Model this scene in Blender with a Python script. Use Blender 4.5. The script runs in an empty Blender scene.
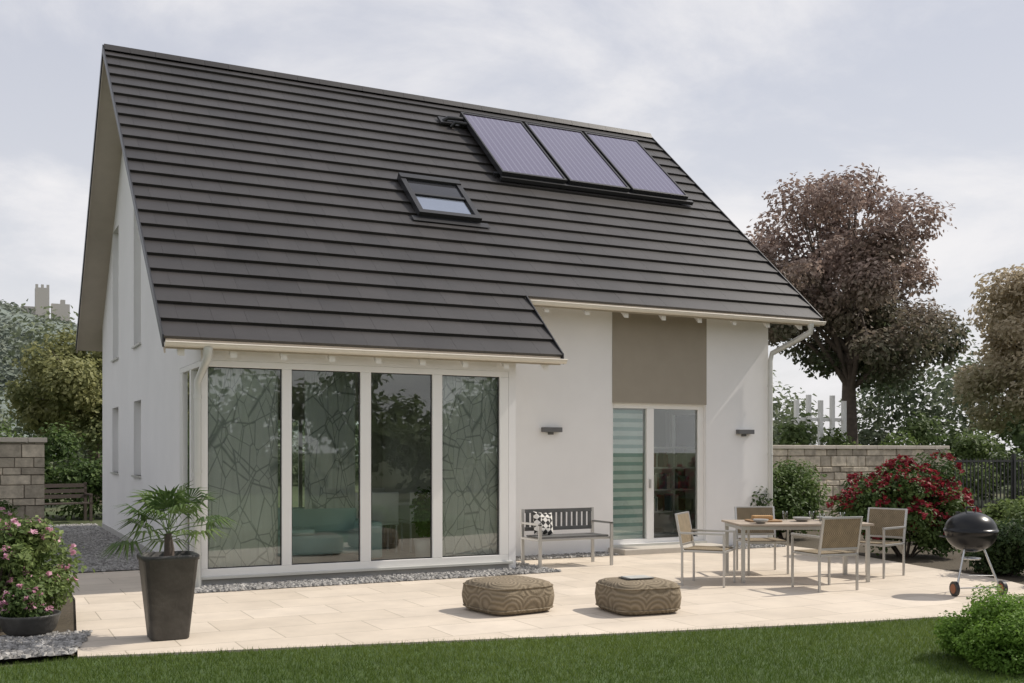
import bpy, bmesh, math, random
import numpy as np
from mathutils import Vector, Matrix, Euler
random.seed(7); rng=np.random.default_rng(7)
scene=bpy.context.scene
COL=scene.collection
# ---------------------------------------------------------------- dimensions
YAW=.4713; CX,CY,CZ=-2.471,-14.650,1.653
YR,ZR,P=4.743,8.638,.8717
D=2*YR; L=10.092; BAYD=1.46; XB=4.93; XL=-.467; XR=10.80
E1=-.5795; E2=-1.70
SL=math.sqrt(1+P*P)
def zp(y): return ZR-P*abs(YR-y)
# ---------------------------------------------------------------- materials
def newmat(name):
    m=bpy.data.materials.new(name); m.use_nodes=True
    nt=m.node_tree; nt.nodes.clear()
    o=nt.nodes.new('ShaderNodeOutputMaterial')
    return m,nt,o
def N(nt,t,**kw):
    n=nt.nodes.new(t)
    for k,v in kw.items():
        if k.startswith('_'): setattr(n,k[1:],v)
        else: n.inputs[k].default_value=v
    return n
def lk(nt,a,b): nt.links.new(a,b)
def c4(c): return (c[0],c[1],c[2],1)
def mat(name,base,rough=.6,metal=0,var=.12,scale=3.0,bump=0,bscale=40,island=0,spec=.5,coat=0):
    m,nt,o=newmat(name)
    b=N(nt,'ShaderNodeBsdfPrincipled'); b.inputs['Roughness'].default_value=rough
    b.inputs['Metallic'].default_value=metal; b.inputs['Specular IOR Level'].default_value=spec
    b.inputs['Coat Weight'].default_value=coat
    tc=N(nt,'ShaderNodeTexCoord')
    no=N(nt,'ShaderNodeTexNoise',Scale=scale,Detail=6.0,Roughness=.6); lk(nt,tc.outputs['Object'],no.inputs['Vector'])
    mr=N(nt,'ShaderNodeMapRange'); mr.inputs['From Min'].default_value=.25; mr.inputs['From Max'].default_value=.75
    mr.inputs['To Min'].default_value=1-var; mr.inputs['To Max'].default_value=1+var
    lk(nt,no.outputs['Fac'],mr.inputs['Value'])
    src=mr.outputs[0]
    if island:
        g=N(nt,'ShaderNodeNewGeometry')
        m2=N(nt,'ShaderNodeMapRange'); m2.inputs['To Min'].default_value=1-island; m2.inputs['To Max'].default_value=1+island
        lk(nt,g.outputs['Random Per Island'],m2.inputs['Value'])
        mm=N(nt,'ShaderNodeMath',_operation='MULTIPLY'); lk(nt,src,mm.inputs[0]); lk(nt,m2.outputs[0],mm.inputs[1]); src=mm.outputs[0]
    vm=N(nt,'ShaderNodeVectorMath',_operation='SCALE'); vm.inputs[0].default_value=base
    lk(nt,src,vm.inputs['Scale']); lk(nt,vm.outputs[0],b.inputs['Base Color'])
    if bump:
        n2=N(nt,'ShaderNodeTexNoise',Scale=bscale,Detail=5.0); lk(nt,tc.outputs['Object'],n2.inputs['Vector'])
        bp=N(nt,'ShaderNodeBump',Strength=bump,Distance=.01); lk(nt,n2.outputs['Fac'],bp.inputs['Height']); lk(nt,bp.outputs[0],b.inputs['Normal'])
    lk(nt,b.outputs[0],o.inputs[0])
    return m
def glassmat(name,tint=(.94,.965,.95),k=1.7,rough=0.0):
    m,nt,o=newmat(name)
    t=N(nt,'ShaderNodeBsdfTransparent',Color=c4(tint)); g=N(nt,'ShaderNodeBsdfGlossy',Roughness=rough,Color=(1,1,1,1))
    f=N(nt,'ShaderNodeFresnel',IOR=1.5); mm=N(nt,'ShaderNodeMath',_operation='MULTIPLY'); mm.inputs[1].default_value=k; mm.use_clamp=True
    lk(nt,f.outputs[0],mm.inputs[0]); mx=N(nt,'ShaderNodeMixShader'); lk(nt,mm.outputs[0],mx.inputs[0]); lk(nt,t.outputs[0],mx.inputs[1]); lk(nt,g.outputs[0],mx.inputs[2])
    lk(nt,mx.outputs[0],o.inputs[0]); return m
def leafmat(name,dark,light,trans=.35,low=None,rough=.55):
    """tone attribute 0..1 blends dark->light, 'hh' attribute blends to the low colour near the bottom"""
    m,nt,o=newmat(name)
    at=N(nt,'ShaderNodeAttribute'); at.attribute_name='tone'
    g=N(nt,'ShaderNodeNewGeometry')
    a=N(nt,'ShaderNodeMath',_operation='MULTIPLY'); a.inputs[1].default_value=.6; lk(nt,at.outputs['Fac'],a.inputs[0])
    b=N(nt,'ShaderNodeMath',_operation='MULTIPLY_ADD'); b.inputs[1].default_value=.4; lk(nt,g.outputs['Random Per Island'],b.inputs[0]); lk(nt,a.outputs[0],b.inputs[2])
    mx=N(nt,'ShaderNodeMix'); mx.data_type='RGBA'; mx.inputs[6].default_value=c4(dark); mx.inputs[7].default_value=c4(light); lk(nt,b.outputs[0],mx.inputs[0])
    col=mx.outputs[2]
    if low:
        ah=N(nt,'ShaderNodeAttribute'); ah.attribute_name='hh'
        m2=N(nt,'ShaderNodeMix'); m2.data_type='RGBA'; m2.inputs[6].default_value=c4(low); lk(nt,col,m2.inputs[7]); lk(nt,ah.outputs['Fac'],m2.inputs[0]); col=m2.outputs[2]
    pb=N(nt,'ShaderNodeBsdfPrincipled',Roughness=rough); pb.inputs['Specular IOR Level'].default_value=.25
    tr=N(nt,'ShaderNodeBsdfTranslucent'); ms=N(nt,'ShaderNodeMixShader'); ms.inputs[0].default_value=trans
    lk(nt,col,pb.inputs['Base Color']); lk(nt,col,tr.inputs['Color']); lk(nt,pb.outputs[0],ms.inputs[1]); lk(nt,tr.outputs[0],ms.inputs[2]); lk(nt,ms.outputs[0],o.inputs[0])
    return m
# ---------------------------------------------------------------- mesh helpers
def empty(name,loc=(0,0,0),rz=0,scale=1):
    e=bpy.data.objects.new(name,None); e.location=loc; e.rotation_euler=(0,0,rz); e.scale=(scale,)*3; COL.objects.link(e); e.empty_display_size=.1
    return e
class MB:
    def __init__(s): s.v=[];s.f=[];s.m=[];s.sm=[]
    def add(s,vs,fs,mi=0,smooth=False):
        o=len(s.v); s.v+= [tuple(v) for v in vs]; s.f+=[tuple(i+o for i in f) for f in fs]; s.m+=[mi]*len(fs); s.sm+=[smooth]*len(fs)
    def box(s,x0,x1,y0,y1,z0,z1,mi=0,M=None):
        vs=[Vector(q) for q in [(x0,y0,z0),(x1,y0,z0),(x1,y1,z0),(x0,y1,z0),(x0,y0,z1),(x1,y0,z1),(x1,y1,z1),(x0,y1,z1)]]
        if M: vs=[M@v for v in vs]
        s.add(vs,[(0,3,2,1),(4,5,6,7),(0,1,5,4),(1,2,6,5),(2,3,7,6),(3,0,4,7)],mi)
    def bar(s,p0,p1,w,h,mi=0,up=(0,0,1)):
        p0=Vector(p0);p1=Vector(p1);d=(p1-p0);l=d.length;d.normalize();u=Vector(up)
        if abs(d.dot(u))>.95: u=Vector((0,1,0))
        a=d.cross(u).normalized(); u=a.cross(d).normalized()
        vs=[]
        for q in (p0,p1):
            for i,j in ((-1,-1),(1,-1),(1,1),(-1,1)): vs.append(q+a*i*w/2+u*j*h/2)
        s.add(vs,[(0,1,2,3),(7,6,5,4),(0,4,5,1),(1,5,6,2),(2,6,7,3),(3,7,4,0)],mi)
    def tube(s,pts,rs,seg=10,mi=0,smooth=True,cap=True):
        pts=[Vector(p) for p in pts]
        if not hasattr(rs,'__len__'): rs=[rs]*len(pts)
        vs=[];n=len(pts);ref=None
        for i,p in enumerate(pts):
            t=(pts[min(i+1,n-1)]-pts[max(i-1,0)]).normalized()
            if ref is None: ref=Vector((0,0,1)) if abs(t.z)<.9 else Vector((1,0,0))
            a=(ref-t*ref.dot(t)).normalized(); ref=a; b=t.cross(a)
            for k in range(seg):
                an=2*math.pi*k/seg; vs.append(p+(a*math.cos(an)+b*math.sin(an))*rs[i])
        fs=[]
        for i in range(n-1):
            for k in range(seg):
                k2=(k+1)%seg; fs.append((i*seg+k,i*seg+k2,(i+1)*seg+k2,(i+1)*seg+k))
        s.add(vs,fs,mi,smooth)
        if cap:
            s.add(vs[:seg],[tuple(range(seg))[::-1]],mi); s.add(vs[-seg:],[tuple(range(seg))],mi)
    def lathe(s,prof,c=(0,0,0),seg=32,mi=0,sq=None):
        vs=[];n=len(prof)
        for r,z in prof:
            for k in range(seg):
                an=2*math.pi*(k+.5)/seg; q=1
                if sq: q=(abs(math.cos(an))**sq+abs(math.sin(an))**sq)**(-1/sq)
                vs.append((c[0]+r*q*math.cos(an),c[1]+r*q*math.sin(an),c[2]+z))
        fs=[(i*seg+k,i*seg+(k+1)%seg,(i+1)*seg+(k+1)%seg,(i+1)*seg+k) for i in range(n-1) for k in range(seg)]
        s.add(vs,fs,mi,True)
    def obj(s,name,mats,parent=None,bevel=0,loc=(0,0,0)):
        me=bpy.data.meshes.new(name); me.from_pydata(s.v,[],s.f)
        for m in (mats if isinstance(mats,(list,tuple)) else [mats]): me.materials.append(m)
        me.polygons.foreach_set('material_index',s.m); me.polygons.foreach_set('use_smooth',s.sm); me.update()
        ob=bpy.data.objects.new(name,me); COL.objects.link(ob); ob.location=loc
        if parent: ob.parent=parent
        if bevel:
            b=ob.modifiers.new('bevel','BEVEL'); b.width=bevel; b.segments=2; b.limit_method='ANGLE'
        return ob
def sbox(name,x0,x1,y0,y1,z0,z1,m,parent=None,bevel=0,M=None):
    b=MB(); b.box(x0,x1,y0,y1,z0,z1,0,M); return b.obj(name,m,parent,bevel)
def npmesh(name,V,F,mats,parent=None,attrs=None,smooth=False,midx=None):
    me=bpy.data.meshes.new(name); n=len(V); m,k=F.shape
    me.vertices.add(n); me.vertices.foreach_set('co',V.astype(np.float32).ravel())
    me.loops.add(m*k); me.loops.foreach_set('vertex_index',F.astype(np.int32).ravel())
    me.polygons.add(m); me.polygons.foreach_set('loop_start',np.arange(0,m*k,k,dtype=np.int32))
    try: me.polygons.foreach_set('loop_total',np.full(m,k,dtype=np.int32))
    except Exception: pass
    me.update(calc_edges=True)
    me.polygons.foreach_set('use_smooth',np.full(m,smooth))
    if midx is not None: me.polygons.foreach_set('material_index',midx.astype(np.int32))
    for a,val in (attrs or {}).items():
        at=me.attributes.new(a,'FLOAT','POINT'); at.data.foreach_set('value',val.astype(np.float32))
    for mt in (mats if isinstance(mats,(list,tuple)) else [mats]): me.materials.append(mt)
    ob=bpy.data.objects.new(name,me); COL.objects.link(ob)
    if parent: ob.parent=parent
    return ob
def unit(a): return a/np.maximum(np.linalg.norm(a,axis=1,keepdims=True),1e-9)
def leafquads(C,size,aspect=.6,upbias=.4,outward=None):
    n=len(C); t=unit(rng.normal(size=(n,3))); nr=rng.normal(size=(n,3)); nr[:,2]=np.abs(nr[:,2])+upbias
    if outward is not None: nr=nr+outward*1.2
    nr=unit(nr); b=unit(np.cross(nr,t)); t=np.cross(b,nr)
    s=(size*(.6+.8*rng.random(n)))[:,None]
    V=np.stack([C-t*s*.5, C+b*s*.5*aspect+nr*s*.08, C+t*s*.5, C-b*s*.5*aspect+nr*s*.08],axis=1).reshape(-1,3)
    F=np.arange(4*n).reshape(n,4)
    return V,F
def foliage(name,blobs,n,size,m,parent=None,zmin=None,shell=.5,aspect=.6,hr=None,stray=.08,out=True):
    """blobs: array (k,7): x y z rx ry rz tone"""
    B=np.array(blobs,float); w=(B[:,3]*B[:,4]*B[:,5])**(2/3); idx=rng.choice(len(B),size=n,p=w/w.sum())
    d=unit(rng.normal(size=(n,3))); r=shell+(1-shell)*rng.random(n)**.7; r=r+ (rng.random(n)<stray)*rng.random(n)*.25
    ph=B[idx,0]*3.1+B[idx,1]*1.7
    r=r*(1+.16*np.sin(d[:,0]*5+ph)*np.cos(d[:,1]*6+ph*1.3)+.1*np.sin(d[:,2]*9+ph))
    C=B[idx,:3]+d*B[idx,3:6]*r[:,None]
    if zmin is not None:
        k=C[:,2]>zmin; C=C[k]; idx=idx[k]; d=d[k]
    V,F=leafquads(C,size,aspect,outward=d if out else None)
    tone=np.clip(B[idx,6]+rng.normal(size=len(C))*.12,0,1); at={'tone':np.repeat(tone,4)}
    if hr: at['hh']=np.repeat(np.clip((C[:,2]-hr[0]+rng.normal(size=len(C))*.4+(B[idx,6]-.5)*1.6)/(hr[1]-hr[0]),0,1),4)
    return npmesh(name,V,F,m,parent,at)
def blobs_in(c,R,k,br,seed=0,flat=.8,lowcut=-.9):
    r=np.random.default_rng(seed); out=[]
    while len(out)<k:
        q=r.normal(size=3); q/=np.linalg.norm(q); q*=r.random()**.4
        if q[2]<lowcut: continue
        b=br*(.65+.7*r.random()); out.append((c[0]+q[0]*R[0]*.82,c[1]+q[1]*R[1]*.82,c[2]+q[2]*R[2]*.82,b,b,b*flat,r.random()))
    return out
def tree(name,base,h0,c,R,k,br,n,size,lm,bm,seed,tr=.16,hr=None,limbs=14,lowcut=-.9,shell=.35):
    e=empty(name,base); bl=blobs_in(c,R,k,br,seed,lowcut=lowcut)
    b=MB(); r=random.Random(seed); top=Vector((c[0]*.6,c[1]*.6,c[2]+R[2]*.45))
    pts=[Vector((0,0,-.1)),Vector((.05,0,h0*.5)),Vector((c[0]*.2,0,h0)),Vector((c[0]*.4+.1,.1,(h0+top.z)/2)),top]
    b.tube(pts,[tr*1.35,tr,tr*.85,tr*.5,tr*.12],10)
    for q in bl[:limbs]:
        tz=h0+(top.z-h0)*.6*r.random(); s=Vector((c[0]*.3,0,tz)); t=Vector(q[:3]); mid=(s+t)/2+Vector((0,0,.25))
        b.tube([s,mid,t],[tr*.4,tr*.22,tr*.05],6)
        for _ in range(2):
            t2=t+Vector((r.uniform(-1,1),r.uniform(-1,1),r.uniform(-.3,1)))*q[3]*.9; b.tube([mid,(mid+t2)/2+Vector((0,0,.1)),t2],[tr*.18,tr*.1,.01],5)
    b.obj('trunk',bm,e)
    foliage('crown',bl,n,size,lm,e,hr=hr,shell=shell)
    return e
def boolcut(ob,boxes):
    for bx in boxes:
        cb=sbox('cut',*bx,M_white)
        md=ob.modifiers.new('b','BOOLEAN'); md.operation='DIFFERENCE'; md.object=cb; md.solver='EXACT'
        bpy.context.view_layer.update()
        dg=bpy.context.evaluated_depsgraph_get(); me=bpy.data.meshes.new_from_object(ob.evaluated_get(dg))
        ob.modifiers.clear(); ob.data=me; bpy.data.objects.remove(cb,do_unlink=True)
# ---------------------------------------------------------------- palette
M_white=mat('white_render',(.80,.79,.775),.85,var=.045,scale=.9,bump=.25,bscale=180)
M_frame=mat('window_frame_white',(.80,.79,.76),.35,var=.02)
M_trim=mat('eave_paint_cream',(.74,.69,.60),.45,var=.04)
M_soffit=mat('soffit_boards',(.50,.44,.37),.6,var=.08)
M_taupe=mat('taupe_panel',(.315,.28,.225),.85,var=.05,bump=.2,bscale=180)
M_tile=mat('roof_tile',(.037,.0330,.031),.42,var=.28,scale=1.0,island=.13,bump=.12,bscale=60)
M_dark=mat('dark_metal',(.022,.022,.024),.4,var=.1)
M_zinc=mat('zinc_pipe',(.58,.58,.54),.4,metal=.2,var=.05)
M_plinth=mat('plinth_grey',(.42,.41,.39),.8,var=.1)
M_glass=glassmat('window_glass')
M_steel=mat('brushed_steel',(.52,.51,.49),.35,metal=.7,var=.05)
M_alum=mat('aluminium',(.55,.55,.55),.3,metal=.9,var=.05)
M_black=mat('enamel_black',(.008,.008,.009),.28,var=.1,spec=.35)
M_pot=mat('planter_concrete',(.055,.053,.05),.5,var=.5,scale=6,bump=.6,bscale=25)
M_wood=mat('teak_wood',(.36,.22,.11),.5,var=.2,scale=6)
M_greywood=mat('weathered_wood',(.10,.10,.098),.6,var=.2,scale=8,island=.15)
M_bark=mat('bark',(.09,.07,.055),.9,var=.3,scale=8,bump=.6,bscale=20)
M_stone=mat('sandstone_block',(.48,.42,.33),.9,var=.35,scale=7,island=.32,bump=1.0,bscale=18)
M_mortar=mat('mortar',(.26,.23,.19),.95,var=.1)
M_pebble=mat('pebble',(.30,.29,.275),.8,var=.15,island=.45)
# ---------------------------------------------------------------- ground surfaces
def sheet(name,pts,z,m,th=0):
    me=bpy.data.meshes.new(name); bm=bmesh.new(); vs=[bm.verts.new((x,y,z)) for x,y in pts]; f=bm.faces.new(vs)
    bm.normal_update()
    if f.normal.z<0: bmesh.ops.reverse_faces(bm,faces=[f])
    if th:
        r=bmesh.ops.extrude_face_region(bm,geom=[f]); 
        for v in [g for g in r['geom'] if isinstance(g,bmesh.types.BMVert)]: v.co.z-=th
        bmesh.ops.recalc_face_normals(bm,faces=bm.faces)
    bm.to_mesh(me); bm.free(); me.materials.append(m); ob=bpy.data.objects.new(name,me); COL.objects.link(ob); return ob
def groundmat():
    m,nt,o=newmat('meadow'); b=N(nt,'ShaderNodeBsdfPrincipled',Roughness=.95); tc=N(nt,'ShaderNodeTexCoord')
    n=N(nt,'ShaderNodeTexNoise',Scale=.25,Detail=8.0); lk(nt,tc.outputs['Object'],n.inputs['Vector'])
    r=N(nt,'ShaderNodeValToRGB'); r.color_ramp.elements[0].position=.35; r.color_ramp.elements[0].color=(.045,.07,.02,1); r.color_ramp.elements[1].position=.7; r.color_ramp.elements[1].color=(.09,.09,.04,1)
    lk(nt,n.outputs['Fac'],r.inputs[0]); lk(nt,r.outputs[0],b.inputs['Base Color']); lk(nt,b.outputs[0],o.inputs[0]); return m
def pavemat():
    m,nt,o=newmat('limestone_paving'); b=N(nt,'ShaderNodeBsdfPrincipled',Roughness=.75); tc=N(nt,'ShaderNodeTexCoord')
    br=N(nt,'ShaderNodeTexBrick',Scale=1.0); br.inputs['Brick Width'].default_value=.9; br.inputs['Row Height'].default_value=.6
    br.inputs['Mortar Size'].default_value=.006; br.inputs['Mortar Smooth'].default_value=.3; br.inputs['Bias'].default_value=0
    br.inputs['Color1'].default_value=(.63,.55,.455,1); br.inputs['Color2'].default_value=(.555,.48,.39,1); br.inputs['Mortar'].default_value=(.36,.31,.24,1)
    lk(nt,tc.outputs['Object'],br.inputs['Vector'])
    n=N(nt,'ShaderNodeTexNoise',Scale=1.6,Detail=9.0,Roughness=.65); lk(nt,tc.outputs['Object'],n.inputs['Vector'])
    mr=N(nt,'ShaderNodeMapRange'); mr.inputs['From Min'].default_value=.3; mr.inputs['From Max'].default_value=.7; mr.inputs['To Min'].default_value=.88; mr.inputs['To Max'].default_value=1.1
    lk(nt,n.outputs['Fac'],mr.inputs['Value']); vm=N(nt,'ShaderNodeVectorMath',_operation='SCALE'); lk(nt,br.outputs['Color'],vm.inputs[0]); lk(nt,mr.outputs[0],vm.inputs['Scale'])
    lk(nt,vm.outputs[0],b.inputs['Base Color'])
    bp=N(nt,'ShaderNodeBump',Strength=.3,Distance=.004); bp.invert=True; lk(nt,br.outputs['Fac'],bp.inputs['Height']); lk(nt,bp.outputs[0],b.inputs['Normal'])
    lk(nt,b.outputs[0],o.inputs[0]); return m
M_gravelbed=mat('gravel_fines',(.24,.23,.22),.95,var=.3,scale=30,bump=.8,bscale=60)
M_soil=mat('bark_mulch',(.07,.055,.035),.95,var=.4,scale=20,bump=.8,bscale=40)
M_lawnsoil=mat('lawn_base',(.05,.085,.02),.95,var=.3,scale=6)
G=sheet('ground',[(-1500,-1500),(1500,-1500),(1500,1500),(-1500,1500)],-.03,groundmat())
sheet('planting_bed',[(-9,-5.3),(-1.2,-5.3),(-1.2,12),(-9,12)],-.012,M_soil)
sheet('planting_bed',[(9,-12),(24,-12),(24,8),(9,8)],-.012,M_soil)
terr=[(-1.45,.8),(10.3,.8),(10.25,-1.5),(9.7,-3.7),(9.35,-5.4),(8.7,-6.7),(7.9,-7.35),(7.1,-7.5),(6.4,-7.32),(6.07,-7.17),(5.05,-7.03),(2.55,-6.50),(0,-5.90),(-1.72,-5.5),(-1.45,-1.9)]
sheet('terrace',terr[::-1],.012,pavemat(),.05)
lawn=[(-8,-4.6),(-2.3,-5.62),(-1.72,-5.52),(0,-5.92),(2.55,-6.52),(5.05,-7.05),(6.07,-7.19),(6.4,-7.34),(6.6,-8.2),(8.99,-12),(8.99,-30),(-20,-30),(-20,-4.6)]
sheet('lawn',lawn,-.004,M_lawnsoil)
strips=[[(-.28,-2.05),(4.72,-2.05),(4.72,-.0),(4.3,-.0),(4.3,-1.47),(-.28,-1.47)],[(4.72,-.45),(6.7,-.45),(6.7,0),(4.72,0)],[(8.85,-.45),(10.1,-.45),(10.1,0),(8.85,0)],[(-1.7,.85),(0,.85),(0,11),(-1.7,11)],[(-2.9,-5.35),(-1.75,-5.4),(-1.5,-4.3),(-2.9,-4.3)]]
def inpoly(x,y,poly):
    n=len(poly); c=np.zeros(len(x),bool); j=n-1
    for i in range(n):
        xi,yi=poly[i];xj,yj=poly[j]
        cond=((yi>y)!=(yj>y)) & (x<(xj-xi)*(y-yi)/((yj-yi) if yj!=yi else 1e-9)+xi); c^=cond; j=i
    return c
def pebbles(name,polys,dens,size,z,m,parent=None):
    Vs=[];
    for pl in polys:
        a=np.array(pl); lo=a.min(0);hi=a.max(0); n=int(dens*(hi-lo).prod()); x=rng.uniform(lo[0],hi[0],n);y=rng.uniform(lo[1],hi[1],n); k=inpoly(x,y,pl); Vs.append(np.stack([x[k],y[k],np.full(k.sum(),z)],1))
    C=np.concatenate(Vs); n=len(C)
    s=size*(.5+.9*rng.random((n,1,1))); ang=rng.random(n)*6.283; R=np.zeros((n,3,3)); R[:,0,0]=np.cos(ang);R[:,0,1]=-np.sin(ang);R[:,1,0]=np.sin(ang);R[:,1,1]=np.cos(ang);R[:,2,2]=1
    b8=np.array([(-1,-.6,0),(0,-1,0),(1,-.6,.1),(1,.6,0),(0,1,0),(-1,.7,0),(-.5,-.4,.6),(.5,-.4,.7),(.5,.5,.6),(-.5,.5,.7)],float)
    P_=b8[None]*s*np.array([.6,.5,.6]); P_=P_+rng.normal(size=P_.shape)*s*.08; P_=np.einsum('nij,nkj->nki',R,P_)+C[:,None,:]
    f=np.array([(0,1,7,6),(1,2,7,7),(2,3,8,7),(3,4,8,8),(4,9,8,8),(4,5,9,9),(5,0,6,9),(6,7,8,9)])
    tri=[]
    for q in f:
        tri.append((q[0],q[1],q[2])); 
        if q[3]!=q[2]: tri.append((q[0],q[2],q[3]))
    tri=np.array(tri); F=(tri[None]+np.arange(n)[:,None,None]*10).reshape(-1,3)
    return npmesh(name,P_.reshape(-1,3),F,m,parent)
for i,s in enumerate(strips):
    sheet('gravel',s,.017,M_gravelbed)
pebbles('gravel_stones',strips,900,.042,.02,M_pebble)
def grass():
    n=320000; x=rng.uniform(-4.2,8.2,n);y=rng.uniform(-11.5,-4.6,n); k=inpoly(x,y,lawn)&(((x-CX)*math.sin(YAW)+(y-CY)*math.cos(YAW))>6.2); x=x[k];y=y[k];n=len(x)
    h=.020+.03*rng.random(n)**1.5; a=rng.random(n)*6.283; lean=rng.normal(size=(n,2))*.016; w=.0028
    V=np.zeros((n,3,3)); V[:,0]=np.stack([x-np.cos(a)*w,y-np.sin(a)*w,np.full(n,-.004)],1); V[:,1]=np.stack([x+np.cos(a)*w,y+np.sin(a)*w,np.full(n,-.004)],1); V[:,2]=np.stack([x+lean[:,0],y+lean[:,1],h],1)
    t=.5+.2*np.sin(x*1.3+np.sin(y*2.1))+.2*np.sin(y*1.9+x*.7)+.12*np.sin(x*7+y*5)*np.sin(y*8-x*3)+rng.normal(size=n)*.14
    npmesh('lawn_grass',V.reshape(-1,3),np.arange(3*n).reshape(n,3),leafmat('grass_blade',(.06,.11,.018),(.17,.225,.045),.38),None,{'tone':np.repeat(np.clip(t,0,1),3)})
grass()
# ---------------------------------------------------------------- HOUSE
H=empty('detached_house')
def gable(name,x0,x1):
    us=.17; o=[(0,0),(D,0),(D,zp(D)-us),(YR,ZR-us),(0,zp(0)-us)]
    vs=[(x0,y,z) for y,z in o]+[(x1,y,z) for y,z in o]; n=5
    fs=[tuple(range(n)),tuple(range(n,2*n))[::-1]]+[(i,i+n,(i+1)%n+n,(i+1)%n) for i in range(n)]
    b=MB(); b.add(vs,fs); ob=b.obj(name,M_white,H)
    bm=bmesh.new(); bm.from_mesh(ob.data); bmesh.ops.recalc_face_normals(bm,faces=bm.faces); bm.to_mesh(ob.data); bm.free(); return ob
gl=gable('gable_wall_left',0,.3); gr=gable('gable_wall_right',L-.3,L)
gwin=[(3.67,4.55,3.46,5.98),(6.68,7.60,3.46,5.98),(3.67,4.55,1.26,2.52),(6.70,7.68,1.26,2.52)]
boolcut(gl,[(-.1,.5,a,b_,c,d) for a,b_,c,d in gwin])
def framed(name,axis,p,a,b_,c,d,t=.07,mull=()):
    w=MB(); q=p+.07
    def bx(a0,a1,z0,z1,o0=p,o1=q): 
        (w.box(o0,o1,a0,a1,z0,z1) if axis=='x' else w.box(a0,a1,o0,o1,z0,z1))
    bx(a,b_,c,c+t);bx(a,b_,d-t,d);bx(a,a+t,c+t,d-t);bx(b_-t,b_,c+t,d-t)
    for mu in mull: bx(mu-.04,mu+.04,c+t,d-t)
    w.obj(name+'_frame',M_frame,H)
    if axis=='x': sbox(name+'_glass',p+.03,p+.04,a+t,b_-t,c+t,d-t,M_glass,H)
    else: sbox(name+'_glass',a+t,b_-t,p+.03,p+.04,c+t,d-t,M_glass,H)
for i,(a,b_,c,d) in enumerate(gwin):
    framed('gable_window','x',.12,a,b_,c,d)
    sbox('gable_window_sill',-.04,.12,a-.03,b_+.03,c-.03,c,M_zinc,H)
    if i<2: sbox('upper_room_wall',1.2,1.25,a-.8,b_+.8,c-.5,d+.3,M_frame,H)
rgwin=[(.9,2.7,.5,2.46),(4.0,6.0,.5,2.46)]
boolcut(gr,[(L-.5,L+.1,a,b_,c,d) for a,b_,c,d in rgwin])
for a,b_,c,d in rgwin: framed('added_side_window','x',L-.19,a,b_,c,d)  # unseen openings, added so sun from the right brightens the interior
rw=sbox('rear_wall',.3,L-.3,D-.3,D,0,zp(D)-.17,M_white,H); rwin=[(1.0,5.9,.2,2.46),(6.8,8.8,.2,2.46)]
boolcut(rw,[(a,b_,D-.5,D+.1,c,d) for a,b_,c,d in rwin])
for a,b_,c,d in rwin: framed('added_rear_window','y',D-.19,a,b_,c,d,mull=(a+(b_-a)/3,a+2*(b_-a)/3))  # unseen glazing, added to bring more daylight into the rooms
fw=sbox('front_wall',4.3,L-.3,0,.3,0,zp(0)-.17,M_white,H); boolcut(fw,[(6.83,8.73,-.1,.5,.14,2.46)])
sbox('front_wall_over_bay',.3,4.3,0,.3,2.85,zp(0)-.17,M_white,H)
sbox('taupe_wall_panel',6.83,8.73,-.012,0,2.463,4.2,M_taupe,H)
sbox('house_plinth_side',-.012,0,.0,D,0,.14,M_plinth,H)
# bay
sbox('bay_plinth',.02,4.29,-1.44,-.001,0,.12,M_plinth,H)
bw=MB(); bw.box(4.2,4.31,-1.46,-.002,0,2.9); bw.obj('bay_side_wall',M_white,H)
b=MB()
y0,y1=-1.46,-.002
b.add([(4.2,y0,2.9),(4.2,y1,2.9),(4.2,y1,zp(y1)-.2),(4.2,y0,zp(y0)-.2),(4.31,y0,2.9),(4.31,y1,2.9),(4.31,y1,zp(y1)-.2),(4.31,y0,zp(y0)-.2)],[(0,1,2,3),(4,7,6,5),(3,2,6,7),(0,3,7,4),(1,5,6,2),(0,4,5,1)])
b.add([(0,y0,2.77),(0,y1,2.77),(0,y1,zp(y1)-.2),(0,y0,zp(y0)-.2),(.1,y0,2.77),(.1,y1,2.77),(.1,y1,zp(y1)-.2),(.1,y0,zp(y0)-.2)],[(0,3,2,1),(4,5,6,7),(3,7,6,2),(0,4,7,3),(1,2,6,5),(0,1,5,4)])
b.obj('bay_cheeks',M_white,H)
sbox('bay_lintel',.1,4.2,-1.46,-1.36,2.78,3.02,M_white,H)
fr=MB(); yf0,yf1=-1.46,-1.38
for a,c in [(0,.085),(1.0,1.125),(2.035,2.18),(3.05,3.195),(4.06,4.198)]: fr.box(a,c,yf0,yf1,.225,2.70)
fr.box(0,4.198,yf0,yf1,.12,.225); fr.box(0,4.198,yf0,yf1,2.70,2.78)
fr.obj('bay_window_frame',M_frame,H,.006)
fs_=MB(); fs_.box(0,.08,-1.38,-.002,.12,.225); fs_.box(0,.08,-1.38,-.002,2.70,2.768); fs_.box(0,.08,-.18,-.002,.225,2.70); fs_.box(0,.08,-.80,-.70,.225,2.70)
fs_.obj('bay_side_window_frame',M_frame,H,.006)
sbox('bay_sill',-.03,4.25,-1.50,-1.462,.10,.135,M_zinc,H,.004)
g=MB()
for a,c in [(.085,1.0),(1.125,2.035),(2.18,3.05),(3.195,4.06)]: g.box(a,c,-1.425,-1.415,.225,2.70)
g.box(.035,.045,-1.38,-.80,.225,2.7); g.box(.035,.045,-.70,-.18,.225,2.7)
g.obj('bay_glazing',M_glass,H)
gk=MB()
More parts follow.
